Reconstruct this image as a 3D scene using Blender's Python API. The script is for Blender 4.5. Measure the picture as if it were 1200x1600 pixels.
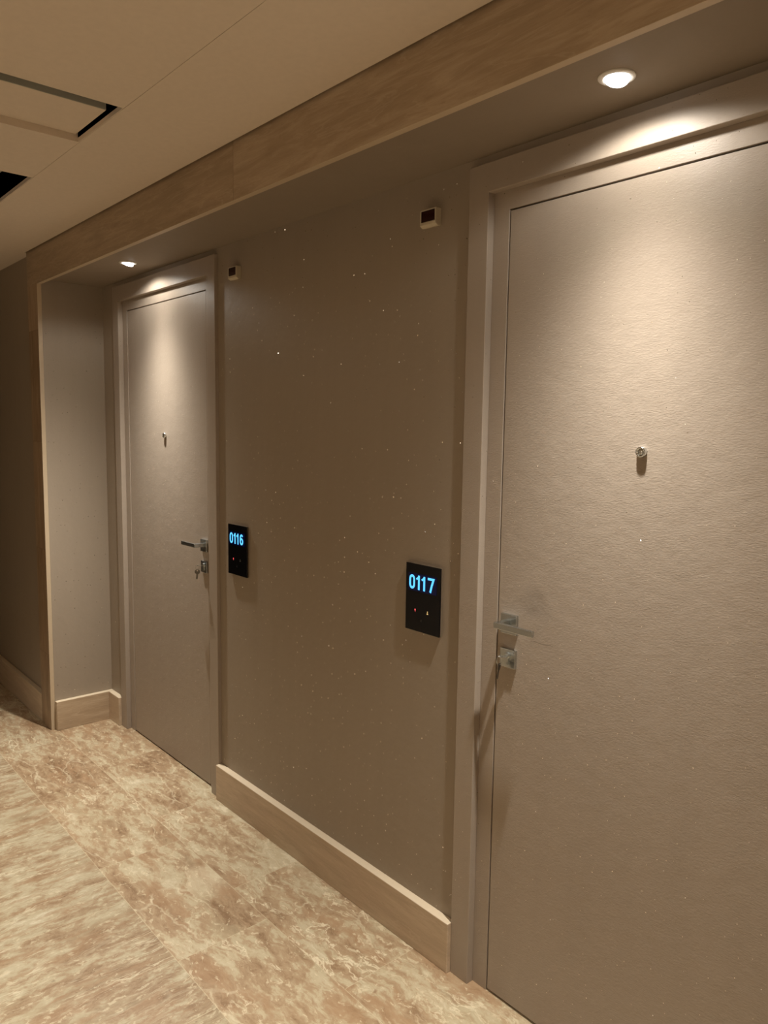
import bpy, bmesh, math, random
from mathutils import Vector, Matrix

random.seed(4)
for o in list(bpy.data.objects):
    bpy.data.objects.remove(o, do_unlink=True)
S = bpy.context.scene
COL = S.collection
R = math.radians

# ------------------------------------------------------------------ camera
CAM_POS = (2.0167, -1.5201, 1.553)
YAW, PITCH, ROLL = 0.854, 0.1078, 0.0144
cam = bpy.data.cameras.new('camera')
cam.sensor_fit = 'VERTICAL'
cam.sensor_height = 36.0
cam.lens = 36.0 * 1194.92 / 1600.0
cam.clip_start = 0.02
cam_ob = bpy.data.objects.new('camera', cam)
COL.objects.link(cam_ob)
fwd = Vector((-math.sin(YAW) * math.cos(PITCH), math.cos(YAW) * math.cos(PITCH), -math.sin(PITCH)))
rt = Vector((math.cos(YAW), math.sin(YAW), 0.0))
up = rt.cross(fwd)
r2 = rt * math.cos(ROLL) + up * math.sin(ROLL)
u2 = up * math.cos(ROLL) - rt * math.sin(ROLL)
m = Matrix((r2, u2, -fwd)).transposed().to_4x4()
m.translation = CAM_POS
cam_ob.matrix_world = m
S.camera = cam_ob

# ------------------------------------------------------------------ world, exposure, lights
w = bpy.data.worlds.new('world')
S.world = w
w.use_nodes = True
w.node_tree.nodes['Background'].inputs[0].default_value = (0.0, 0.0, 0.0, 1)
w.node_tree.nodes['Background'].inputs[1].default_value = 0.0
S.view_settings.view_transform = 'Standard'
S.view_settings.look = 'None'
S.view_settings.gamma = 1.0
S.view_settings.use_curve_mapping = False
S.view_settings.exposure = 0.0
S.cycles.max_bounces = 10
S.cycles.diffuse_bounces = 6
S.cycles.sample_clamp_indirect = 4.0
S.cycles.use_denoising = True

LAMP_COL = (1.0, 0.95, 0.86)
LAMP_W = 141.0                         # each niche lamp; its photometric curve is below
CURVE = (4.3, 24.0, 1.5)                # beam: peak and width in degrees of the fall-off, and its flat top
SPILL = 0.044
TILT = 17.0                            # the lamps lean away from the doors, towards the corridor
HALL_W = ((-1.25, 140.0), (1.12, 225.0), (3.0, 170.0))   # x and power of the added fill spots across the corridor


def spot(name, loc, power, size, blend, radius, col=LAMP_COL, aim=(0, 0, -1), parent=None):
    l = bpy.data.lights.new(name, 'SPOT')
    l.energy = power
    l.spot_size = R(size)
    l.spot_blend = blend
    l.shadow_soft_size = radius
    l.color = col
    o = bpy.data.objects.new(name, l)
    COL.objects.link(o)
    if parent is not None:
        o.parent = parent
    o.location = loc
    o.rotation_euler = Vector(aim).to_track_quat('-Z', 'Y').to_euler()
    return o


def reflector_lamp(name, loc, parent):
    """halogen type reflector lamp: intensity by angle from straight down"""
    o = spot(name, loc, LAMP_W, 148, 0.6, 0.019, LAMP_COL, (0, -math.sin(R(TILT)), -math.cos(R(TILT))), parent)
    l = o.data
    l.use_nodes = True
    nt = l.node_tree
    em = nt.nodes['Emission']
    tc = nt.nodes.new('ShaderNodeTexCoord')
    sx = nt.nodes.new('ShaderNodeSeparateXYZ')
    nt.links.new(tc.outputs['Normal'], sx.inputs[0])

    def mth(op, a, b=None):
        nd = nt.nodes.new('ShaderNodeMath')
        nd.operation = op
        for i, v in enumerate((a, b)):
            if v is None:
                continue
            if isinstance(v, bpy.types.NodeSocket):
                nt.links.new(v, nd.inputs[i])
            else:
                nd.inputs[i].default_value = v
        return nd.outputs[0]
    ang = mth('ARCCOSINE', mth('MINIMUM', mth('ABSOLUTE', sx.outputs[2]), 1.0))
    q = mth('DIVIDE', ang, R(CURVE[1]))
    g = mth('MULTIPLY', mth('EXPONENT', mth('MULTIPLY', mth('MULTIPLY', q, q), -1.0)), CURVE[0])
    e = mth('DIVIDE', g, mth('POWER', mth('ADD', 1.0, mth('POWER', mth('DIVIDE', g, CURVE[2]), 3.0)), 1.0 / 3.0))
    nt.links.new(e, em.inputs['Strength'])
    spot(name + '_spill', loc, LAMP_W * SPILL, 160, 0.3, 0.019, LAMP_COL, (0, 0, -1), parent)
    return o


# added fill spots without fixtures, unseen along the opposite side (behind the camera)
for lx, lw in HALL_W:
    spot('corridor_fill_light', (lx, -2.04, 2.22), lw, 100, 1.0, 0.03, (1.0, 0.95, 0.84))

# ------------------------------------------------------------------ helpers


def prop(o, label=None, cat=None, group=None, kind=None):
    if label:
        o['label'] = label
    if cat:
        o['category'] = cat
    if group:
        o['group'] = group
    if kind:
        o['kind'] = kind
    return o


def empty(name, loc, rotz=0.0):
    o = bpy.data.objects.new(name, None)
    o.empty_display_size = 0.05
    o.location = loc
    o.rotation_euler = (0, 0, rotz)
    COL.objects.link(o)
    return o


def obj(name, bm, mat, parent=None, bevel=0.0, seg=2, smooth=False, loc=None):
    me = bpy.data.meshes.new(name)
    bmesh.ops.recalc_face_normals(bm, faces=bm.faces)
    bm.to_mesh(me)
    bm.free()
    if smooth:
        for p in me.polygons:
            p.use_smooth = True
    for mm in (mat if isinstance(mat, (list, tuple)) else [mat]):
        me.materials.append(mm)
    o = bpy.data.objects.new(name, me)
    COL.objects.link(o)
    if parent is not None:
        o.parent = parent
    if loc is not None:
        o.location = loc
    if bevel > 0:
        b = o.modifiers.new('bevel', 'BEVEL')
        b.width = bevel
        b.segments = seg
        b.limit_method = 'ANGLE'
        b.angle_limit = R(40)
        b.harden_normals = False
    return o


def box(bm, x0, x1, y0, y1, z0, z1):
    v = [bm.verts.new(p) for p in ((x0, y0, z0), (x1, y0, z0), (x1, y1, z0), (x0, y1, z0),
                                   (x0, y0, z1), (x1, y0, z1), (x1, y1, z1), (x0, y1, z1))]
    for f in ((0, 3, 2, 1), (4, 5, 6, 7), (0, 1, 5, 4), (1, 2, 6, 5), (2, 3, 7, 6), (3, 0, 4, 7)):
        bm.faces.new([v[i] for i in f])
    return bm


def nb():
    return bmesh.new()


def prism_y(bm, pts, y0, y1):
    """outline in x,z pushed from y0 to y1"""
    a = [bm.verts.new((x, y0, z)) for x, z in pts]
    b = [bm.verts.new((x, y1, z)) for x, z in pts]
    n = len(pts)
    bm.faces.new(a)
    bm.faces.new(b[::-1])
    for i in range(n):
        j = (i + 1) % n
        bm.faces.new((a[i], a[j], b[j], b[i]))
    return bm


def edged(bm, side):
    """second, paler material slot for the slab faces on one side"""
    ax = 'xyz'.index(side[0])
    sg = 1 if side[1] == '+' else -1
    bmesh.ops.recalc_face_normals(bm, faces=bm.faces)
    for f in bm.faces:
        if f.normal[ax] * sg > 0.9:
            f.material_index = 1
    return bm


def u_frame(bm, xo0, xo1, zo, xi0, xi1, zi, y0, y1):
    return prism_y(bm, [(xo0, 0), (xo0, zo), (xo1, zo), (xo1, 0), (xi1, 0), (xi1, zi), (xi0, zi), (xi0, 0)], y0, y1)


def grid_slab(bm, xs, ys, z0, z1, holes=()):
    """slab over a grid of cells; HOLES lists the left out cells (i, j)"""
    def full(i, j):
        return 0 <= i < len(xs) - 1 and 0 <= j < len(ys) - 1 and (i, j) not in holes
    V = {}

    def vt(i, j, k):
        if (i, j, k) not in V:
            V[(i, j, k)] = bm.verts.new((xs[i], ys[j], (z0, z1)[k]))
        return V[(i, j, k)]
    for i in range(len(xs) - 1):
        for j in range(len(ys) - 1):
            if not full(i, j):
                continue
            for k in (0, 1):
                bm.faces.new([vt(i, j, k), vt(i + 1, j, k), vt(i + 1, j + 1, k), vt(i, j + 1, k)])
            for di, dj, e in ((-1, 0, ((i, j), (i, j + 1))), (1, 0, ((i + 1, j), (i + 1, j + 1))),
                              (0, -1, ((i, j), (i + 1, j))), (0, 1, ((i, j + 1), (i + 1, j + 1)))):
                if not full(i + di, j + dj):
                    (p, q) = e
                    bm.faces.new([vt(*p, 0), vt(*q, 0), vt(*q, 1), vt(*p, 1)])
    return bm


def lathe(bm, prof, axis='z', n=40, c=(0, 0, 0), caps=True):
    """profile of (radius, height) turned about an axis through c; axis 'z' or '-y' (height grows out of the wall)"""
    rings = []
    for r_, h in prof:
        ring = []
        if r_ < 1e-6:
            rings.append([bm.verts.new(_ax(0, 0, h, axis, c))])
            continue
        for i in range(n):
            t = 2 * math.pi * i / n
            ring.append(bm.verts.new(_ax(r_ * math.cos(t), r_ * math.sin(t), h, axis, c)))
        rings.append(ring)
    for a, b in zip(rings[:-1], rings[1:]):
        for i in range(n):
            j = (i + 1) % n
            if len(a) == 1 and len(b) > 1:
                bm.faces.new((a[0], b[i], b[j]))
            elif len(b) == 1 and len(a) > 1:
                bm.faces.new((a[i], a[j], b[0]))
            elif len(a) > 1:
                bm.faces.new((a[i], a[j], b[j], b[i]))
    if caps:
        for rg in (rings[0], rings[-1]):
            if len(rg) > 2:
                bm.faces.new(rg)
    return bm


def _ax(a, b, h, axis, c):
    if axis == 'z':
        return (c[0] + a, c[1] + b, c[2] + h)
    return (c[0] + a, c[1] - h, c[2] + b)


def tube(bm, pts, r_, n=10, closed=False):
    pts = [Vector(p) for p in pts]
    m_ = len(pts)
    rings = []
    ref = Vector((0.13, 0.31, 0.94))
    for i in range(m_):
        a = pts[(i - 1) % m_] if (closed or i > 0) else pts[i]
        b = pts[(i + 1) % m_] if (closed or i < m_ - 1) else pts[i]
        t = (b - a).normalized()
        s = t.cross(ref)
        if s.length < 1e-4:
            s = t.cross(Vector((1, 0, 0)))
        s.normalize()
        q = t.cross(s)
        rings.append([bm.verts.new(pts[i] + s * (r_ * math.cos(2 * math.pi * k / n)) + q * (r_ * math.sin(2 * math.pi * k / n))) for k in range(n)])
    for i in range(m_ if closed else m_ - 1):
        a, b = rings[i], rings[(i + 1) % m_]
        for k in range(n):
            bm.faces.new((a[k], a[(k + 1) % n], b[(k + 1) % n], b[k]))
    if not closed:
        bm.faces.new(rings[0][::-1])
        bm.faces.new(rings[-1])
    return bm


def ribbon(bm, pts, wd, y0, y1, closed=False):
    """flat stroke of width WD along x,z points, thick from y0 to y1"""
    P = [Vector((p[0], p[1])) for p in pts]
    n = len(P)
    L, Rr = [], []
    for i in range(n):
        a = P[(i - 1) % n] if (closed or i > 0) else None
        b = P[(i + 1) % n] if (closed or i < n - 1) else None
        d1 = (P[i] - a).normalized() if a is not None else (b - P[i]).normalized()
        d2 = (b - P[i]).normalized() if b is not None else d1
        n1, n2 = Vector((-d1.y, d1.x)), Vector((-d2.y, d2.x))
        nn = (n1 + n2).normalized()
        k = wd / 2 / max(0.45, nn.dot(n1))
        L.append(P[i] + nn * k)
        Rr.append(P[i] - nn * k)
    v = [[bm.verts.new((q.x, y, q.y)) for q in side] for side in (L, Rr) for y in (y0, y1)]
    lf, lb, rf, rb = v
    for i in range(n if closed else n - 1):
        j = (i + 1) % n
        bm.faces.new((lf[i], lf[j], rf[j], rf[i]))
        bm.faces.new((lb[i], rb[i], rb[j], lb[j]))
        bm.faces.new((lf[i], lb[i], lb[j], lf[j]))
        bm.faces.new((rf[i], rf[j], rb[j], rb[i]))
    if not closed:
        for i in (0, n - 1):
            bm.faces.new((lf[i], rf[i], rb[i], lb[i]))
    return bm


# ------------------------------------------------------------------ materials
class NT:
    def __init__(self, name):
        self.m = bpy.data.materials.new(name)
        self.m.use_nodes = True
        self.t = self.m.node_tree
        self.n = self.t.nodes
        self.l = self.t.links
        self.bsdf = self.n['Principled BSDF']
        self.out = self.n['Material Output']

    def put(self, sock, v):
        if isinstance(v, bpy.types.NodeSocket):
            self.l.new(v, sock)
        else:
            sock.default_value = v

    def node(self, typ, ins=(), **kw):
        nd = self.n.new(typ)
        for k, v in kw.items():
            setattr(nd, k, v)
        for k, v in (ins.items() if isinstance(ins, dict) else enumerate(ins)):
            if v is not None:
                self.put(nd.inputs[k], v)
        return nd

    def pos(self):
        return self.node('ShaderNodeNewGeometry').outputs['Position']

    def xyz(self, v):
        nd = self.node('ShaderNodeSeparateXYZ', [v])
        return nd.outputs[0], nd.outputs[1], nd.outputs[2]

    def comb(self, x, y, z):
        return self.node('ShaderNodeCombineXYZ', [x, y, z]).outputs[0]

    def math(self, op, a, b=None, c=None, clamp=False):
        nd = self.node('ShaderNodeMath', [a, b, c], operation=op)
        nd.use_clamp = clamp
        return nd.outputs[0]

    def vec(self, op, a, b=None):
        return self.node('ShaderNodeVectorMath', [a, b], operation=op).outputs[0]

    def noise(self, v, scale, detail=4.0, rough=0.55, dist=0.0):
        return self.node('ShaderNodeTexNoise', {'Vector': v, 'Scale': scale, 'Detail': detail, 'Roughness': rough, 'Distortion': dist})

    def ramp(self, fac, stops, interp='LINEAR'):
        nd = self.node('ShaderNodeValToRGB', [fac])
        cr = nd.color_ramp
        cr.interpolation = interp
        while len(cr.elements) < len(stops):
            cr.elements.new(0.5)
        for e, (p, c) in zip(cr.elements, stops):
            e.position = p
            e.color = c if len(c) == 4 else (*c, 1)
        return nd.outputs[0]

    def mix(self, fac, a, b, typ='MIX'):
        nd = self.n.new('ShaderNodeMix')
        nd.data_type = 'RGBA'
        nd.blend_type = typ
        self.put(nd.inputs[0], fac)
        self.put(nd.inputs[6], a)
        self.put(nd.inputs[7], b)
        return nd.outputs[2]

    def step(self, v, lo, hi):
        nd = self.node('ShaderNodeMapRange', [v, lo, hi, 0.0, 1.0], interpolation_type='SMOOTHSTEP')
        return nd.outputs[0]

    def set(self, **kw):
        for k, v in kw.items():
            self.put(self.bsdf.inputs[k.replace('_', ' ')], v)
        return self


def srgb(r_, g, b):
    def f(c):
        c /= 255.0
        return c / 12.92 if c <= 0.04045 else ((c + 0.055) / 1.055) ** 2.4
    return (f(r_), f(g), f(b), 1)


def paint(name, col, rough=0.42, grain=0.5, sparkle=1.0, spec=0.33, worn=False):
    """taupe wall covering: fine woven grain and scattered glitter flakes"""
    t = NT(name)
    P = t.pos()
    x, y, z = t.xyz(P)
    s = t.math('ADD', x, y)
    fine = t.noise(t.comb(t.math('MULTIPLY', x, 140.0), t.math('MULTIPLY', y, 140.0), t.math('MULTIPLY', z, 520.0)), 1.0, 3.0, 0.6)
    streak = t.noise(t.comb(t.math('MULTIPLY', x, 14.0), t.math('MULTIPLY', y, 14.0), t.math('MULTIPLY', z, 1.2)), 1.0, 4.0, 0.6)
    c1 = tuple(k * 0.94 for k in col[:3]) + (1,)
    c2 = tuple(min(1, k * 1.06) for k in col[:3]) + (1,)
    base = t.mix(streak.outputs[0], c1, c2)
    base = t.mix(t.math('MULTIPLY', fine.outputs[0], 0.22), base, tuple(k * 1.35 for k in col[:3]) + (1,))
    if worn:
        # greasy hand mark above the lever and a thin scratch beside it
        wn = t.noise(P, 38.0, 4.0, 0.6).outputs[0]
        q = t.math('ADD', t.math('POWER', t.math('DIVIDE', t.math('SUBTRACT', x, 0.842), 0.050), 2.0), t.math('POWER', t.math('DIVIDE', t.math('SUBTRACT', z, 1.125), 0.045), 2.0))
        mk = t.math('MULTIPLY', t.step(t.math('SUBTRACT', 1.0, q), -0.3, 1.0), wn)
        base = t.mix(t.math('MULTIPLY', mk, 0.55), base, tuple(k * 0.55 for k in col[:3]) + (1,))
        lz = t.math('ABSOLUTE', t.math('SUBTRACT', z, t.math('ADD', 1.019, t.math('MULTIPLY', wn, 0.010))))
        lx = t.math('ABSOLUTE', t.math('SUBTRACT', x, 0.868))
        ln_ = t.math('MULTIPLY', t.math('LESS_THAN', lz, 0.0009), t.math('LESS_THAN', lx, 0.034))
        base = t.mix(t.math('MULTIPLY', ln_, 0.6), base, tuple(k * 0.45 for k in col[:3]) + (1,))
    b = t.node('ShaderNodeBump', {'Strength': grain, 'Distance': 0.0012, 'Height': fine.outputs[0]})
    lump = t.noise(P, 26.0, 2.0, 0.5)
    b2 = t.node('ShaderNodeBump', {'Strength': 0.10, 'Distance': 0.01, 'Height': lump.outputs[0], 'Normal': b.outputs[0]})
    t.set(Base_Color=base, Roughness=rough, Specular_IOR_Level=spec, Normal=b2.outputs[0])
    if sparkle:
        v = t.comb(s, z, 0.0)
        vo = t.node('ShaderNodeTexVoronoi', {'Vector': v, 'Scale': 34.0, 'Randomness': 1.0}, voronoi_dimensions='2D')
        rnd = vo.outputs['Color']
        rx, ry, rz = t.xyz(rnd)
        pick = t.node('ShaderNodeTexWhiteNoise', {'Vector': vo.outputs['Position']}, noise_dimensions='3D').outputs[0]
        size = t.math('MULTIPLY', t.math('ADD', 0.018, t.math('MULTIPLY', ry, 0.034)), sparkle)
        mask = t.math('MULTIPLY', t.math('LESS_THAN', vo.outputs['Distance'], size), t.math('GREATER_THAN', pick, 0.66))
        g = t.node('ShaderNodeNewGeometry')
        off = t.vec('SUBTRACT', rnd, (0.5, 0.5, 0.5))
        sc = t.node('ShaderNodeVectorMath', [off], operation='SCALE')
        sc.inputs['Scale'].default_value = 1.35
        nn = t.vec('NORMALIZE', t.vec('ADD', g.outputs['Normal'], sc.outputs[0]))
        fl = t.node('ShaderNodeBsdfPrincipled', {'Base Color': (0.95, 0.93, 0.9, 1), 'Metallic': 1.0, 'Roughness': 0.13, 'Normal': nn})
        mx = t.node('ShaderNodeMixShader', [mask, t.bsdf.outputs[0], fl.outputs[0]])
        t.l.new(mx.outputs[0], t.out.inputs[0])
    return t.m


def plain(name, col, rough=0.5, metal=0.0, spec=0.5, emit=None, strength=0.0):
    t = NT(name)
    P = t.pos()
    n_ = t.noise(P, 60.0, 2.0)
    base = t.mix(n_.outputs[0], tuple(k * 0.95 for k in col[:3]) + (1,), tuple(min(1, k * 1.04) for k in col[:3]) + (1,))
    t.set(Base_Color=base, Roughness=rough, Metallic=metal, Specular_IOR_Level=spec)
    if emit:
        t.set(Emission_Color=emit, Emission_Strength=strength)
    return t.m


def stone(name, axis, lo, mid, hi, seam0=None, period=1.0, rough=0.38):
    """vein cut travertine; veins run along AXIS; SEAM0/PERIOD cut it into slabs"""
    t = NT(name)
    P = t.pos()
    x, y, z = t.xyz(P)
    seam = None
    if seam0 is not None:
        a = {'x': x, 'z': z}[axis]
        q = t.math('DIVIDE', t.math('SUBTRACT', a, seam0), period)
        idx = t.math('FLOOR', q)
        wn = t.node('ShaderNodeTexWhiteNoise', {'W': idx}, noise_dimensions='1D')
        shift = t.math('MULTIPLY', wn.outputs[0], 7.0)
        fr = t.math('ABSOLUTE', t.math('SUBTRACT', t.math('FRACT', t.math('ADD', q, 0.5)), 0.5))
        seam = t.math('LESS_THAN', t.math('MULTIPLY', fr, period), 0.0011)
        tone = t.math('SUBTRACT', wn.outputs[0], 0.5)
    else:
        shift = t.math('ADD', 0.0, 0.0)
        tone = t.math('ADD', 0.0, 0.0)
    k = {'x': (1.6, 14.0, 14.0), 'z': (14.0, 14.0, 1.6), 'y': (14.0, 1.6, 14.0)}[axis]
    v = t.comb(t.math('ADD', t.math('MULTIPLY', x, k[0]), shift), t.math('ADD', t.math('MULTIPLY', y, k[1]), shift), t.math('ADD', t.math('MULTIPLY', z, k[2]), shift))
    n1 = t.noise(v, 1.6, 7.0, 0.62, 0.9)
    n2 = t.noise(v, 5.5, 5.0, 0.7, 1.4)
    n3 = t.noise(t.vec('ADD', v, (5.1, 3.3, 1.7)), 1.1, 4.0, 0.55, 1.6)
    f = t.math('ADD', t.math('MULTIPLY', n1.outputs[0], 0.7), t.math('MULTIPLY', n2.outputs[0], 0.3))
    f = t.math('ADD', f, t.math('MULTIPLY', tone, 0.10))
    base = t.ramp(f, [(0.30, lo), (0.5, mid), (0.70, hi)])
    vein = t.math('SUBTRACT', 1.0, t.step(t.math('ABSOLUTE', t.math('SUBTRACT', n3.outputs[0], 0.5)), 0.0, 0.02))
    base = t.mix(t.math('MULTIPLY', vein, 0.35), base, hi)
    pit = t.step(t.noise(v, 26.0, 2.0, 0.6).outputs[0], 0.66, 0.74)
    base = t.mix(t.math('MULTIPLY', pit, 0.35), base, tuple(c * 0.6 for c in lo[:3]) + (1,))
    if seam is not None:
        base = t.mix(t.math('MULTIPLY', seam, 0.6), base, tuple(c * 0.5 for c in lo[:3]) + (1,))
    b = t.node('ShaderNodeBump', {'Strength': 0.12, 'Distance': 0.002, 'Height': n2.outputs[0]})
    t.set(Base_Color=base, Roughness=rough, Specular_IOR_Level=0.4, Normal=b.outputs[0])
    return t.m


def floor_mat():
    t = NT('floor_travertine')
    P = t.pos()
    x, y, z = t.xyz(P)
    YB = -0.595
    band = t.math('GREATER_THAN', y, YB)              # 1 = rows along the doors
    # tile grid: rows 0.305 deep, 0.61 long beside the doors; 0.61 deep by 0.305 wide in the middle
    def grid(u, u0, du, v, v0, dv):
        qu = t.math('DIVIDE', t.math('SUBTRACT', u, u0), du)
        iu = t.math('FLOOR', qu)
        qv = t.math('DIVIDE', t.math('SUBTRACT', v, v0), dv)
        iv = t.math('FLOOR', qv)
        fu = t.math('MULTIPLY', t.math('ABSOLUTE', t.math('SUBTRACT', t.math('FRACT', t.math('ADD', qu, 0.5)), 0.5)), du)
        fv = t.math('MULTIPLY', t.math('ABSOLUTE', t.math('SUBTRACT', t.math('FRACT', t.math('ADD', qv, 0.5)), 0.5)), dv)
        return iu, iv, t.math('MINIMUM', fu, fv)
    rowi = t.math('FLOOR', t.math('DIVIDE', t.math('SUBTRACT', y, YB), 0.305))
    bx = t.math('ADD', x, t.math('MULTIPLY', rowi, 0.21))
    a_u, a_v, a_d = grid(bx, 0.468 + 0.21, 0.61, y, YB, 0.305)
    b_u, b_v, b_d = grid(x, 0.30, 0.61, y, YB, 0.61)

    def sel(a, b):
        return t.math('ADD', t.math('MULTIPLY', band, a), t.math('MULTIPLY', t.math('SUBTRACT', 1.0, band), b))
    wn = t.node('ShaderNodeTexWhiteNoise', {'Vector': t.comb(sel(a_u, b_u), sel(a_v, b_v), band)}, noise_dimensions='3D')
    rr, rg, rb = t.xyz(wn.outputs['Color'])
    dist = sel(a_d, b_d)
    along = sel(x, y)
    across = sel(y, x)
    # coordinates in the tile's own grain, shifted for every tile
    wob = t.noise(P, 9.0, 4.0, 0.6)
    wx, wy, wz = t.xyz(wob.outputs['Color'])
    ux = t.math('ADD', along, t.math('MULTIPLY', t.math('SUBTRACT', wx, 0.5), sel(0.10, 0.05)))
    uy = t.math('ADD', across, t.math('MULTIPLY', t.math('SUBTRACT', wy, 0.5), sel(0.07, 0.035)))
    sh = t.comb(t.math('MULTIPLY', rr, 23.0), t.math('MULTIPLY', rg, 17.0), t.math('MULTIPLY', rb, 9.0))

    def co(ka, kc, off):
        return t.vec('ADD', t.comb(t.math('MULTIPLY', ux, ka), t.math('MULTIPLY', uy, kc), off), sh)
    # broad beige and brown clouds with crisp edges
    n1 = t.noise(co(sel(4.0, 6.3), sel(11.0, 14.0), 0.0), 1.0, 9.0, 0.66, 0.15)
    n2 = t.noise(co(sel(15.0, 26.0), sel(36.0, 46.0), 3.0), 1.0, 8.0, 0.76, 0.2)
    f = t.math('ADD', t.math('MULTIPLY', n1.outputs[0], 0.55), t.math('MULTIPLY', n2.outputs[0], 0.45))
    f = t.math('ADD', f, t.math('MULTIPLY', t.math('SUBTRACT', rb, 0.5), 0.05))
    f = t.math('ADD', t.math('MULTIPLY', t.math('SUBTRACT', f, 0.5), sel(1.12, 1.08)), 0.5)
    base = t.ramp(f, [(0.36, srgb(128, 102, 76)), (0.43, srgb(152, 127, 99)), (0.495, srgb(168, 145, 116)), (0.53, srgb(180, 165, 136)), (0.59, srgb(188, 175, 147)), (0.67, srgb(210, 199, 173))])
    # rust brown patches
    red = t.step(t.noise(co(sel(4.0, 3.5), sel(9.0, 20.0), 11.0), 1.0, 8.0, 0.70, 0.1).outputs[0], 0.52, 0.60)
    base = t.mix(t.math('MULTIPLY', red, 0.5), base, srgb(160, 128, 97))
    grey = t.step(t.noise(co(sel(3.0, 2.0), sel(7.0, 15.0), 31.0), 1.0, 6.0, 0.6, 0.1).outputs[0], 0.55, 0.64)
    base = t.mix(t.math('MULTIPLY', grey, 0.45), base, srgb(170, 156, 127))
    # cream cracks: broken angular net, running along and across the grain
    vo = t.node('ShaderNodeTexVoronoi', {'Vector': co(sel(3.0, 2.2), sel(9.0, 12.0), 5.0), 'Scale': 1.0, 'Randomness': 1.0}, feature='DISTANCE_TO_EDGE')
    crack = t.math('SUBTRACT', 1.0, t.step(vo.outputs['Distance'], 0.003, 0.030))
    pres = t.step(t.noise(co(2.4, 4.5, 21.0), 1.0, 4.0, 0.6).outputs[0], 0.46, 0.58)
    base = t.mix(t.math('MULTIPLY', t.math('MULTIPLY', crack, pres), sel(0.42, 0.2)), base, srgb(212, 200, 172))
    vn = t.noise(co(sel(2.4, 1.4), sel(6.5, 13.0), 41.0), 1.0, 6.0, 0.6, 0.3)
    vein = t.math('SUBTRACT', 1.0, t.step(t.math('ABSOLUTE', t.math('SUBTRACT', vn.outputs[0], 0.5)), 0.001, 0.011))
    pres2 = t.step(t.noise(co(2.0, 4.0, 51.0), 1.0, 3.0, 0.5).outputs[0], 0.48, 0.62)
    base = t.mix(t.math('MULTIPLY', t.math('MULTIPLY', vein, pres2), 0.75), base, srgb(222, 209, 180))
    # dark stringers, flecks and pits
    st = t.step(t.noise(co(sel(5.0, 5.0), sel(30.0, 62.0), 61.0), 1.0, 5.0, 0.65).outputs[0], 0.60, 0.70)
    base = t.mix(t.math('MULTIPLY', st, sel(0.35, 0.5)), base, srgb(132, 104, 76))
    sp2 = t.noise(co(30.0, 55.0, 71.0), 1.0, 4.0, 0.7, 0.4)
    base = t.mix(t.math('MULTIPLY', t.step(sp2.outputs[0], 0.58, 0.64), 0.6), base, srgb(212, 198, 168))
    sp3 = t.noise(co(34.0, 70.0, 81.0), 1.0, 3.0, 0.65)
    base = t.mix(t.math('MULTIPLY', t.step(sp3.outputs[0], 0.66, 0.74), 0.5), base, srgb(120, 92, 66))
    base = t.mix(1.0, base, t.mix(band, (0.86, 0.86, 0.86, 1), (1, 1, 1, 1)), 'MULTIPLY')
    joint = t.math('LESS_THAN', dist, 0.0010)
    base = t.mix(t.math('MULTIPLY', joint, 0.5), base, srgb(204, 190, 160))
    b = t.node('ShaderNodeBump', {'Strength': 0.06, 'Distance': 0.001, 'Height': n2.outputs[0]})
    t.set(Base_Color=base, Roughness=0.34, Specular_IOR_Level=0.35, Normal=b.outputs[0])
    return t.m


TAUPE = srgb(152, 139, 123)
M = {}
M['wall'] = paint('taupe_wall_covering', TAUPE, 0.46, 0.16, 1.2)
M['wall_far'] = paint('taupe_wall_covering_far', TAUPE, 0.5, 0.35, 0.0)
M['door'] = paint('taupe_door_covering', srgb(160, 147, 133), 0.42, 0.45, 0.75)
M['door_worn'] = paint('taupe_door_covering_worn', srgb(160, 147, 133), 0.42, 0.45, 0.75, worn=True)
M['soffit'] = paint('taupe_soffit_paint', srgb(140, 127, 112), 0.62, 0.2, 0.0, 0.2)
M['ceiling'] = plain('cream_ceiling_paint', srgb(222, 208, 190), 0.9, 0, 0.2)
M['fascia'] = stone('fascia_travertine', 'x', srgb(146, 127, 103), srgb(168, 147, 121), srgb(190, 171, 146), -0.068, 2.15)
M['pilaster'] = stone('pilaster_travertine', 'z', srgb(136, 114, 90), srgb(164, 140, 114), srgb(188, 165, 138), 0.931, 0.538)
M['skirting'] = stone('skirting_travertine', 'x', srgb(172, 151, 127), srgb(190, 169, 144), srgb(206, 187, 162))
M['skirting_side'] = stone('skirting_travertine_side', 'y', srgb(160, 138, 112), srgb(182, 160, 133), srgb(204, 184, 158))
M['floor'] = floor_mat()
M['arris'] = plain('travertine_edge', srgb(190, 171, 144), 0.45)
M['pale_edge'] = plain('pale_travertine_edge', srgb(216, 199, 172), 0.45)
M['nickel'] = plain('satin_nickel', (0.54, 0.57, 0.57, 1), 0.26, 1.0)
M['dull_steel'] = plain('dull_key_steel', (0.13, 0.12, 0.11, 1), 0.4, 0.6)
M['chrome'] = plain('bright_steel', (0.72, 0.75, 0.76, 1), 0.16, 1.0)
M['dark'] = plain('unlit_void_black', (0.01, 0.009, 0.008, 1), 0.8)
M['grey_metal'] = plain('grey_metal_profile', srgb(196, 194, 178), 0.55, 0.1)
M['white_plastic'] = plain('cream_plastic', srgb(196, 184, 160), 0.45)
M['red_window'] = plain('dark_red_window', srgb(40, 8, 10), 0.12, 0, 0.5)
M['black_glass'] = plain('black_glass', (0.004, 0.004, 0.005, 1), 0.12, 0, 0.4)
M['display'] = plain('backlit_display', (0.004, 0.004, 0.008, 1), 0.15, 0, 0.4, (0.0, 0.03, 0.30, 1), 0.05)
M['back_plate'] = plain('panel_back_plate', srgb(120, 104, 84), 0.5)
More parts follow.
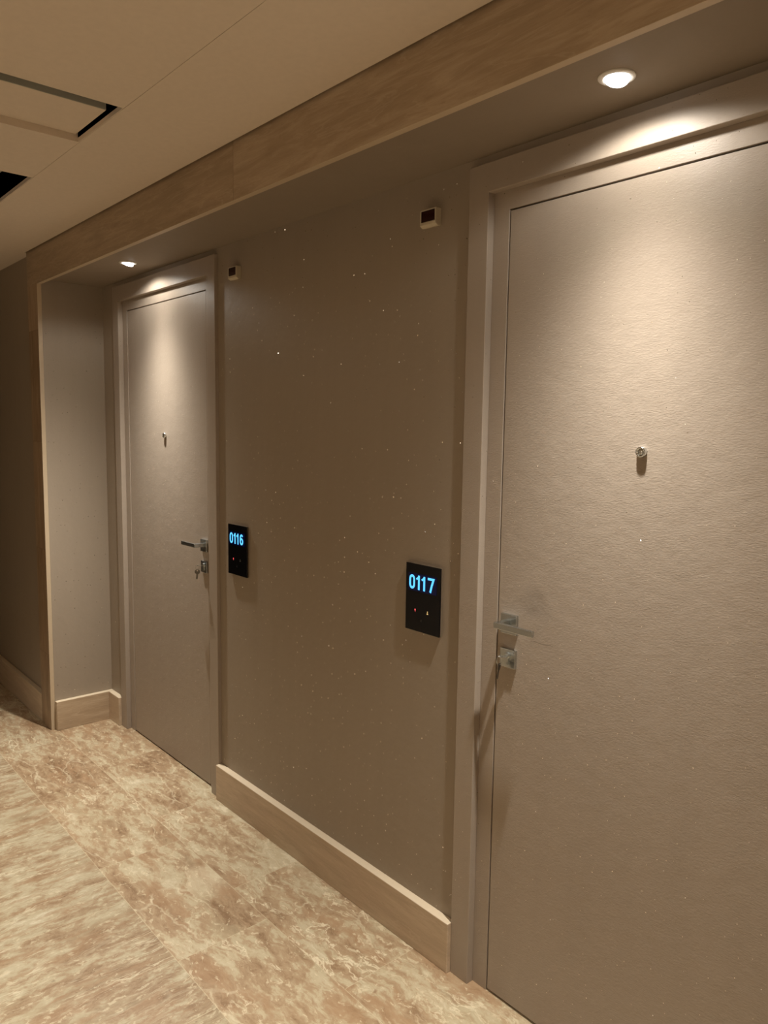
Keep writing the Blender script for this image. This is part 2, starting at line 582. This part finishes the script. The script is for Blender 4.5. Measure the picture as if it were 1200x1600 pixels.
M['digits'] = plain('blue_lit_digits', (0.02, 0.05, 0.08, 1), 0.4, 0, 0.3, (0.10, 0.52, 1.0, 1), 1.5)
M['led_red'] = plain('red_indicator', (0.05, 0.01, 0.01, 1), 0.4, 0, 0.3, (1.0, 0.10, 0.10, 1), 1.1)
M['led_amber'] = plain('amber_indicator', (0.05, 0.04, 0.01, 1), 0.4, 0, 0.3, (1.0, 0.66, 0.25, 1), 0.7)
M['led_grey'] = plain('unlit_indicator', srgb(120, 116, 108), 0.4)
M['led_dim'] = plain('dark_indicator', srgb(34, 34, 34), 0.4)
M['trim_white'] = plain('white_lamp_ring', srgb(226, 222, 214), 0.4)
M['lens'] = plain('lit_lamp_lens', (0.8, 0.8, 0.8, 1), 0.3, 0, 0.3, (1.0, 0.97, 0.92, 1), 9.0)

# ------------------------------------------------------------------ dimensions (metres; y = 0 is the door wall, corridor towards -y)
ZC, ZS, ZF = 2.3885, 2.2459, 2.2235      # ceiling, niche soffit, underside of the stone beam
ZCO, ZCI, ZL, ZB = 2.2232, 2.1509, 2.10, 0.150
YC, YI, YB = -0.0145, 0.0095, -0.0287    # casing face, inner frame face, skirting face
YF, YF2, YW = -0.3164, -0.296, -0.2892   # stone beam front/back, far wall face
XN, XPL = -1.9243, -2.071                # niche left wall, pilaster left edge
W1, W2, WL = 0.0663, 0.0529, 0.7856
A1, B1 = -1.7645, 0.6065
DW = 2 * (W1 + W2) + WL
XR = B1 + DW + (A1 - XN)                 # niche right wall
X0, X1, YO = -5.6, 3.4, -2.2             # ends of the corridor, opposite wall


def structure(name, bm, mat, label, cat, bevel=0.0):
    return prop(obj(name, bm, mat, None, bevel), label, cat, None, 'structure')


# ------------------------------------------------------------------ shell
structure('floor', box(nb(), X0, X1, YO, 0.10, -0.08, 0.0), M['floor'], 'cream and brown veined travertine tile floor of the corridor', 'floor')

# ceiling boards with a hairline joint and two hatch openings
H1 = (-0.383, -0.052, -0.985, -0.6555)
H2 = (-1.30, -0.827, -1.15, -0.6555)
YS = -0.6525
c = nb()
grid_slab(c, [X0, XPL, X1], [YS + 0.0006, YF - 0.008, 0.10], ZC, ZC + 0.0125, {(1, 1)})
grid_slab(c, [X0, H2[0], H2[1], H1[0], H1[1], X1], [YO, H2[2], H1[2], H1[3], YS - 0.0006], ZC, ZC + 0.0125,
          {(1, 1), (1, 2), (3, 2)})
structure('ceiling', c, M['ceiling'], 'cream plasterboard ceiling above the corridor with a fine joint', 'ceiling')

c = nb()
box(c, XN, A1, 0, 0.10, 0, ZS)
box(c, A1 + DW, B1, 0, 0.10, 0, ZS)
box(c, B1 + DW, XR, 0, 0.10, 0, ZS)
box(c, A1, A1 + DW, 0, 0.10, ZCO, ZS)
box(c, B1, B1 + DW, 0, 0.10, ZCO, ZS)
structure('wall_back', c, M['wall'], 'taupe glitter-flecked wall between the two doors', 'wall')
structure('wall_left', box(nb(), XN - 0.09, XN, YF2, 0.10, 0, ZC), M['wall'], 'narrow taupe side wall of the recess beside door 0116', 'wall')
structure('wall_right', box(nb(), XR, XR + 0.09, YF2, 0.10, 0, ZC), M['wall'], 'side wall of the recess beyond door 0117', 'wall')
structure('wall_far', box(nb(), X0, XN - 0.09, YW, 0.10, 0, ZC), M['wall_far'], 'dark taupe corridor wall beyond the stone pilaster', 'wall')
c = box(nb(), X0, X1, YO - 0.1, YO, 0, ZC)
structure('wall_front', c, M['wall_far'], 'taupe wall on the opposite side of the corridor', 'wall')
structure('wall_end', box(nb(), X0 - 0.1, X0, YO, 0.10, 0, ZC), M['wall_far'], 'wall closing the far end of the corridor', 'wall')
c = box(nb(), X1, X1 + 0.1, YO, YF2, 0, ZC)
box(c, XR + 0.09, X1 + 0.1, YF2, 0.10, 0, ZC)
structure('wall_near', c, M['wall_far'], 'wall closing the near end of the corridor', 'wall')

structure('ceiling_soffit', box(nb(), XN, XR, YF2, 0.10, ZS, ZC), M['soffit'], 'taupe underside of the recess behind the stone beam', 'ceiling')
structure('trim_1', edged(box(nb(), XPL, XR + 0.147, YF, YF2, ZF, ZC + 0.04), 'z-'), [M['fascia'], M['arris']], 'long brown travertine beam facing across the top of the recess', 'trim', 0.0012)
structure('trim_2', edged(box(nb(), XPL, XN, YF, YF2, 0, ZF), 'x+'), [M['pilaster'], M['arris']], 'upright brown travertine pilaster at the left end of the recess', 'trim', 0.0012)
structure('trim_3', box(nb(), XR, XR + 0.147, YF, YF2, 0, ZF), M['pilaster'], 'upright travertine pilaster at the right end of the recess', 'trim', 0.0012)

structure('baseboard_back', edged(box(nb(), A1 + DW, B1, YB, 0, 0, ZB), 'z+'), [M['skirting'], M['pale_edge']], 'brown travertine skirting along the wall between the two doors', 'skirting', 0.002)
structure('baseboard_left', edged(box(nb(), XN, XN - YB, YF2, 0, 0, ZB), 'z+'), [M['skirting_side'], M['pale_edge']], 'travertine skirting along the narrow side wall of the recess', 'skirting', 0.002)
structure('baseboard_corner', edged(box(nb(), XN - YB + 0.0015, A1, YB, 0, 0, ZB), 'z+'), [M['skirting'], M['pale_edge']], 'short piece of travertine skirting beside the casing of door 0116', 'skirting', 0.002)
structure('baseboard_far', edged(box(nb(), X0, XPL, YF, YW, 0, ZB), 'z+'), [M['skirting'], M['pale_edge']], 'travertine skirting along the dark corridor wall beyond the pilaster', 'skirting', 0.002)
structure('baseboard_right', edged(box(nb(), B1 + DW, XR, YB, 0, 0, ZB), 'z+'), [M['skirting'], M['pale_edge']], 'short piece of travertine skirting beyond door 0117', 'skirting', 0.002)


# ------------------------------------------------------------------ doors
def door(name, x0, handed, label):
    """x0 = outer left edge of the casing; handed = +1 when the lever points to the right"""
    root = prop(empty(name, (x0, 0, 0)), label, 'door', None, 'structure')
    a2, a3 = W1, W1 + W2
    obj('casing', u_frame(nb(), 0, DW, ZCO, a2, DW - a2, ZCI, YC, YI), M['door'], root, 0.0016)
    f = u_frame(nb(), 0.0005, DW - 0.0005, ZCO - 0.0005, a3 - 0.0035, DW - a3 + 0.0035, ZL + 0.004, YI, YI + 0.050)
    u_frame(f, 0.0005, DW - 0.0005, ZCO - 0.0005, a3 + 0.012, DW - a3 - 0.012, ZL - 0.012, YI + 0.050, YI + 0.075)
    obj('door_frame', f, M['door'], root, 0.0008)
    leaf = obj('door_leaf', box(nb(), a3, DW - a3, YI + 0.0015, YI + 0.046, 0.007, ZL), M['door_worn'] if handed > 0 else M['door'], root, 0.0012)
    yl = YI + 0.0015
    xc = DW / 2
    # door viewer
    pv = obj('peephole', lathe(nb(), [(0.0125, 0.0), (0.0125, 0.0035), (0.0115, 0.0080), (0.0102, 0.0092), (0.0080, 0.0092), (0.0073, 0.0066)], '-y', 28, (xc, yl, 1.5115)), M['chrome'], root, 0, 2, False)
    for p in pv.data.polygons:
        p.use_smooth = True
    obj('lens', lathe(nb(), [(0.0072, 0.0062), (0.006, 0.0078), (0.0035, 0.0088), (0.0, 0.0091)], '-y', 24, (xc, yl, 1.5115), False), M['chrome'], pv, 0, 2, True)
    # lever handle on a square rose
    hx = (a3 + 0.0415) if handed > 0 else (DW - a3 - 0.0265)
    hz = 1.0545
    ros = obj('door_handle', box(nb(), hx - 0.026, hx + 0.026, yl - 0.0095, yl, hz - 0.026, hz + 0.026), M['nickel'], root, 0.0012)
    prop(ros, 'satin nickel lever handle')
    lv = nb()
    yb_, yf_ = yl - 0.0095, yl - 0.0555
    n0, n1 = (hx - 0.011, hx + 0.005) if handed > 0 else (hx - 0.005, hx + 0.011)
    tip = hx + 0.112 if handed > 0 else hx - 0.112
    ext = n0 if handed > 0 else n1
    ou = [(n0, yb_), (n1, yb_)] if handed > 0 else [(n1, yb_), (n0, yb_)]
    pts = [ou[0], ou[1], (ou[1][0], yf_ + 0.010), (tip, yf_ + 0.010), (tip, yf_), (ext, yf_)]
    zz = (hz - 0.0045, hz + 0.0115)
    va = [lv.verts.new((px, py, zz[0])) for px, py in pts]
    vb = [lv.verts.new((px, py, zz[1])) for px, py in pts]
    lv.faces.new(va)
    lv.faces.new(vb[::-1])
    for i in range(6):
        j = (i + 1) % 6
        lv.faces.new((va[i], va[j], vb[j], vb[i]))
    obj('lever', lv, M['nickel'], ros, 0.0014)
    # square lock plate with a cylinder
    kz = 0.9635
    lk = obj('lock_plate', box(nb(), hx - 0.025, hx + 0.025, yl - 0.0085, yl, kz - 0.0245, kz + 0.0245), M['nickel'], root, 0.0012)
    prop(lk, 'satin nickel square lock plate')
    cy = nb()
    lathe(cy, [(0.0085, 0.0), (0.0085, 0.0035), (0.0075, 0.0042)], '-y', 28, (hx, yl - 0.0085, kz + 0.008))
    box(cy, hx - 0.005, hx + 0.005, yl - 0.0085 - 0.0035, yl - 0.0085, kz - 0.016, kz + 0.006)
    obj('cylinder', cy, M['nickel'], lk, 0.0003)
    return root, x0 + hx, yl - 0.0085 - 0.0042, kz + 0.008


d116 = door('door_1', A1, -1, 'taupe hotel room door 0116 with lever at its right edge, under the farther lamp')
d117 = door('door_2', B1, +1, 'large taupe hotel room door 0117 with lever at its left edge, cut by the frame')


# ------------------------------------------------------------------ keys hanging in the locks
def key_mesh(bow, blade, teeth):
    """flat key in its own x,z plane: bow round the origin, blade downwards"""
    b = nb()
    n = 22
    rb_ = bow
    outer = [(rb_ * 1.05 * math.sin(2 * math.pi * i / n), rb_ * math.cos(2 * math.pi * i / n)) for i in range(n)]
    inner = [(rb_ * 0.30 * math.sin(2 * math.pi * i / n), rb_ * 0.45 + rb_ * 0.30 * math.cos(2 * math.pi * i / n)) for i in range(n)]
    T = 0.0011
    vs = [[b.verts.new((p[0], s * T, p[1])) for p in ring] for ring in (outer, inner) for s in (-1, 1)]
    of, ob, inf, inb = vs
    for i in range(n):
        j = (i + 1) % n
        b.faces.new((of[i], of[j], inf[j], inf[i]))
        b.faces.new((ob[i], inb[i], inb[j], ob[j]))
        b.faces.new((of[i], ob[i], ob[j], of[j]))
        b.faces.new((inf[i], inf[j], inb[j], inb[i]))
    wv = 0.0038
    pts = [(-wv, -rb_ * 0.86), (wv, -rb_ * 0.86)]
    for k in range(teeth):
        zz = -rb_ - blade * (0.25 + 0.7 * k / teeth)
        pts += [(wv, zz), (wv - 0.0016 - 0.0006 * (k % 2), zz - blade * 0.06), (wv, zz - blade * 0.12)]
    pts += [(0.0005, -rb_ - blade), (-wv, -rb_ - blade * 0.93)]
    prism_y(b, pts, -T, T)
    return b


def keys(name, lx, ly, lz, side, turn, label):
    """one key in the lock, a split ring through its bow and a second key hanging from the ring"""
    root = prop(empty(name, (lx, ly, lz)), label, 'keys', 'key bunches left in the door locks')
    k1 = obj('key', key_mesh(0.0105, 0.020, 2), M['chrome'], root)
    # the blade of this key points into the door (+y), its bow stands out
    k1.matrix_basis = Matrix.Translation((0, -0.0145, 0)) @ Matrix.Rotation(R(90), 4, 'X')
    ring_c = Vector((side * 0.004, -0.023, -0.0095))
    rr = 0.0115
    pts = [(ring_c.x + rr * math.cos(2 * math.pi * i / 28) * 0.35, ring_c.y + rr * math.cos(2 * math.pi * i / 28) * 0.5, ring_c.z + rr * math.sin(2 * math.pi * i / 28)) for i in range(28)]
    obj('key_ring', tube(nb(), pts, 0.0009, 8, True), M['chrome'], root, 0, 2, True)
    k2 = obj('key', key_mesh(0.0105, 0.022, 3), M['dull_steel'], root)
    k2.location = (side * 0.004, -0.023, -0.0265)
    k2.rotation_euler = (R(6), R(-side * 4), R(turn))
    return root


keys('key_bunch', d116[1], d116[2], d116[3], -1, 60, 'steel keys on a split ring hanging in the lock of door 0116')
keys('key_bunch.001', d117[1], d117[2], d117[3], -1, 112, 'steel keys on a split ring hanging in the lock of door 0117')


# ------------------------------------------------------------------ lit room number panels
def arc(cx, cz, rx, rz, a0, a1, n):
    return [(cx + rx * math.cos(R(a0 + (a1 - a0) * i / n)), cz + rz * math.sin(R(a0 + (a1 - a0) * i / n))) for i in range(n + 1)]


def digit(bm, ch, x, z, wd, ht, st, y0, y1):
    """strokes of one condensed bold figure whose lower left corner is x, z"""
    h, s = ht, st
    if ch == '0':
        r_ = (wd - s) / 2
        cx = x + wd / 2
        rz = r_ * 1.25
        p = arc(cx, z + h - s / 2 - rz, r_, rz, 0, 180, 14) + arc(cx, z + s / 2 + rz, r_, rz, 180, 360, 14)
        ribbon(bm, p, s, y0, y1, True)
    elif ch == '1':
        xs = x + wd * 0.62
        ribbon(bm, [(xs, z), (xs, z + h)], s, y0, y1)
        ribbon(bm, [(xs - s * 0.3, z + h * 0.86), (x + wd * 0.08, z + h * 0.72)], s * 0.85, y0, y1)
    elif ch == '7':
        ribbon(bm, [(x, z + h - s / 2), (x + wd - s * 0.45, z + h - s / 2), (x + wd * 0.62, z + h * 0.48), (x + wd * 0.40, z)], s, y0, y1)
    elif ch == '6':
        r_ = (wd - s) / 2
        cx = x + wd / 2
        rz = r_ * 1.22
        ribbon(bm, arc(cx, z + s / 2 + rz, r_, rz, 0, 360, 26)[:-1], s, y0, y1, True)
        ribbon(bm, [(cx - r_, z + s / 2 + rz), (cx - r_, z + h - s / 2 - rz)] + arc(cx, z + h - s / 2 - rz, r_, rz, 170, 30, 12), s, y0, y1)


def number_panel(name, cx, cz, text, right_led, label):
    root = prop(empty(name, (cx, 0, cz)), label, 'room number panel', 'lit room number panels')
    W, H = 0.141, 0.198
    bp = nb()
    box(bp, -W / 2 + 0.002, W / 2 - 0.002, -0.0055, 0, -H / 2 + 0.0005, H / 2 - 0.0005)
    obj('back_plate', bp, M['back_plate'], root, 0.0006)
    gl = obj('glass_front', box(nb(), -W / 2, W / 2, -0.0115, -0.0055, -H / 2, H / 2), M['black_glass'], root, 0.001)
    zt = H / 2
    dh, dw, st, pitch = 0.0420, 0.0240, 0.0068, 0.0285
    dx0, dz0 = -W / 2 + 0.0155, zt - 0.0745
    obj('display', box(nb(), dx0 - 0.004, dx0 + 3 * pitch + dw + 0.003, -0.0121, -0.0115, dz0 - 0.005, dz0 + dh + 0.005), M['display'], root)
    dg = nb()
    adv = [0.0, 0.0288, 0.0288 + 0.0222, 0.0288 + 0.0222 * 2 + 0.0040]
    for ch, ax in zip(text, adv):
        digit(dg, ch, dx0 + ax, dz0, dw * (0.78 if ch == '1' else 1.08 if ch == '7' else 1.0), dh, st, -0.0127, -0.0121)
    obj('room_number', dg, M['digits'], root)
    # do-not-disturb lamp, make-up-room lamp and the touch mark below
    l1 = nb()
    lathe(l1, [(0.0026, 0.0115), (0.0026, 0.0121)], '-y', 14, (-W / 2 + 0.0415, 0, zt - 0.1345))
    prism_y(l1, [(-W / 2 + 0.0400, zt - 0.1365), (-W / 2 + 0.0430, zt - 0.1365), (-W / 2 + 0.0420, zt - 0.1415)], -0.0121, -0.0115)
    obj('indicator', l1, M['led_red'], root)
    l2 = nb()
    lathe(l2, [(0.0018, 0.0115), (0.0018, 0.0121)], '-y', 12, (W / 2 - 0.0480, 0, zt - 0.1330))
    prism_y(l2, [(W / 2 - 0.0512, zt - 0.1405), (W / 2 - 0.0448, zt - 0.1405), (W / 2 - 0.0462, zt - 0.1362), (W / 2 - 0.0498, zt - 0.1362)], -0.0121, -0.0115)
    obj('indicator', l2, right_led, root)
    obj('touch_mark', lathe(nb(), [(0.0035, 0.0115), (0.0035, 0.0118)], '-y', 16, (-0.003, 0, zt - 0.163)), M['led_dim'], root)
    return root


number_panel('room_number_panel', -0.5835, 1.0745, '0116', M['led_grey'], 'black glass wall panel with lit blue number 0116')
number_panel('room_number_panel.001', 0.4590, 1.0673, '0117', M['led_amber'], 'black glass wall panel with lit blue number 0117')


# ------------------------------------------------------------------ small sensors high on the wall
def sensor(name, cx, cz, label):
    root = prop(empty(name, (cx, 0, cz)), label, 'wall sensor', 'small wall sensors above the panels')
    W, H, D_ = 0.061, 0.047, 0.0215
    hs = nb()
    z0, z1 = -H / 2, H / 2
    pts = [(0, z0 + 0.002), (-D_ * 0.55, z0), (-D_, z0 + 0.006), (-D_, z0 + 0.0135), (-D_ * 0.86, z0 + 0.0145), (-D_ * 0.86, z1 - 0.0035), (-D_, z1 - 0.003), (-D_ * 0.96, z1), (0, z1)]
    va = [hs.verts.new((-W / 2, y, z)) for y, z in pts]
    vb = [hs.verts.new((W / 2, y, z)) for y, z in pts]
    hs.faces.new(va)
    hs.faces.new(vb[::-1])
    for i in range(len(pts)):
        j = (i + 1) % len(pts)
        hs.faces.new((va[i], va[j], vb[j], vb[i]))
    for sx in (-1, 1):
        xa, xb = sx * W / 2, sx * (W / 2 - 0.004)
        box(hs, min(xa, xb), max(xa, xb), -D_, -D_ * 0.86, z0 + 0.0135, z1 - 0.003)
    obj('housing', hs, M['white_plastic'], root, 0.0008)
    obj('dark_window', box(nb(), -W / 2 + 0.0042, W / 2 - 0.0042, -D_ * 0.955, -D_ * 0.86, z0 + 0.0147, z1 - 0.0037), M['red_window'], root)
    return root


sensor('wall_sensor', -0.5925, 2.1285, 'small cream box with a dark red window, high beside the casing of door 0116')
sensor('wall_sensor.001', 0.4605, 2.1275, 'small cream box with a dark red window, high beside the casing of door 0117')


# ------------------------------------------------------------------ lamps in the soffit
def downlight(name, x, y, label):
    root = prop(empty(name, (x, y, ZS)), label, 'ceiling lamp', 'round lamps in the recess soffit')
    obj('trim_ring', lathe(nb(), [(0.0365, 0.0), (0.0365, -0.0022), (0.0345, -0.0034), (0.0270, -0.0040), (0.0255, -0.0030), (0.0255, 0.0)], 'z', 48, (0, 0, 0), False), M['trim_white'], root, 0, 2, True)
    ln = obj('lamp_lens', lathe(nb(), [(0.0240, 0.008), (0.0240, -0.0030), (0.0225, -0.0050), (0.017, -0.0064), (0.008, -0.0072), (0.0, -0.0074)], 'z', 48, (0, 0, 0), False), M['lens'], root, 0, 2, True)
    ln.location = (0, 0, -0.0020)
    ln.rotation_euler = (R(-TILT), 0, 0)
    reflector_lamp('lamp_light', (0, -0.004, -0.0165), root)
    return root


downlight('recessed_lamp', A1 + DW / 2, -0.146, 'small lit round lamp in the soffit over door 0116')
downlight('recessed_lamp.001', B1 + DW / 2 - 0.003, -0.146, 'bright lit round lamp in the soffit over door 0117')

# ------------------------------------------------------------------ hatches in the ceiling
hz0 = ZC + 0.0125
root = prop(empty('access_hatch', ((H1[0] + H1[1]) / 2, (H1[2] + H1[3]) / 2, ZC + 0.02)), 'ceiling hatch with its cream panel pushed up and aside, nearer of the two', 'ceiling hatch')
ox, oy, oz = root.location
b = nb()
box(b, H1[0] - 0.0005 - ox, -0.149 - ox, -1.02 - oy, -0.6625 - oy, 0.0005, 0.013)
obj('hatch_panel', b, M['ceiling'], root, 0.0006)
b = nb()
box(b, H1[0] - 0.016 - ox, H1[0] - 0.001 - ox, -1.02 - oy, H1[3] - oy, hz0 - oz, 0.030)
obj('hatch_edge', b, M['ceiling'], root, 0.0005)
b = nb()
box(b, -0.1488 - ox, -0.1465 - ox, -1.02 - oy, -0.6625 - oy, 0.0005, 0.050)
obj('metal_profile', b, M['grey_metal'], root, 0.0008)

root = prop(empty('open_hatch', ((H2[0] + H2[1]) / 2, (H2[2] + H2[3]) / 2, ZC + 0.02)), 'open black ceiling hatch, the farther of the two hatches', 'ceiling hatch')
ox, oy, oz = root.location
b = nb()
box(b, H2[0] - 0.03 - ox, H2[1] + 0.03 - ox, -1.18 - oy, H2[3] + 0.03 - oy, 0.20, 0.21)
obj('black_void_sheet', b, M['dark'], root)  # near-black sheet paints the unlit space above the open hatch
b = nb()
box(b, H2[0] - 0.02 - ox, H2[1] + 0.02 - ox, -0.70 - oy, -0.685 - oy, 0.05, 0.065)
obj('hanging_rail', b, M['grey_metal'], root, 0.001)
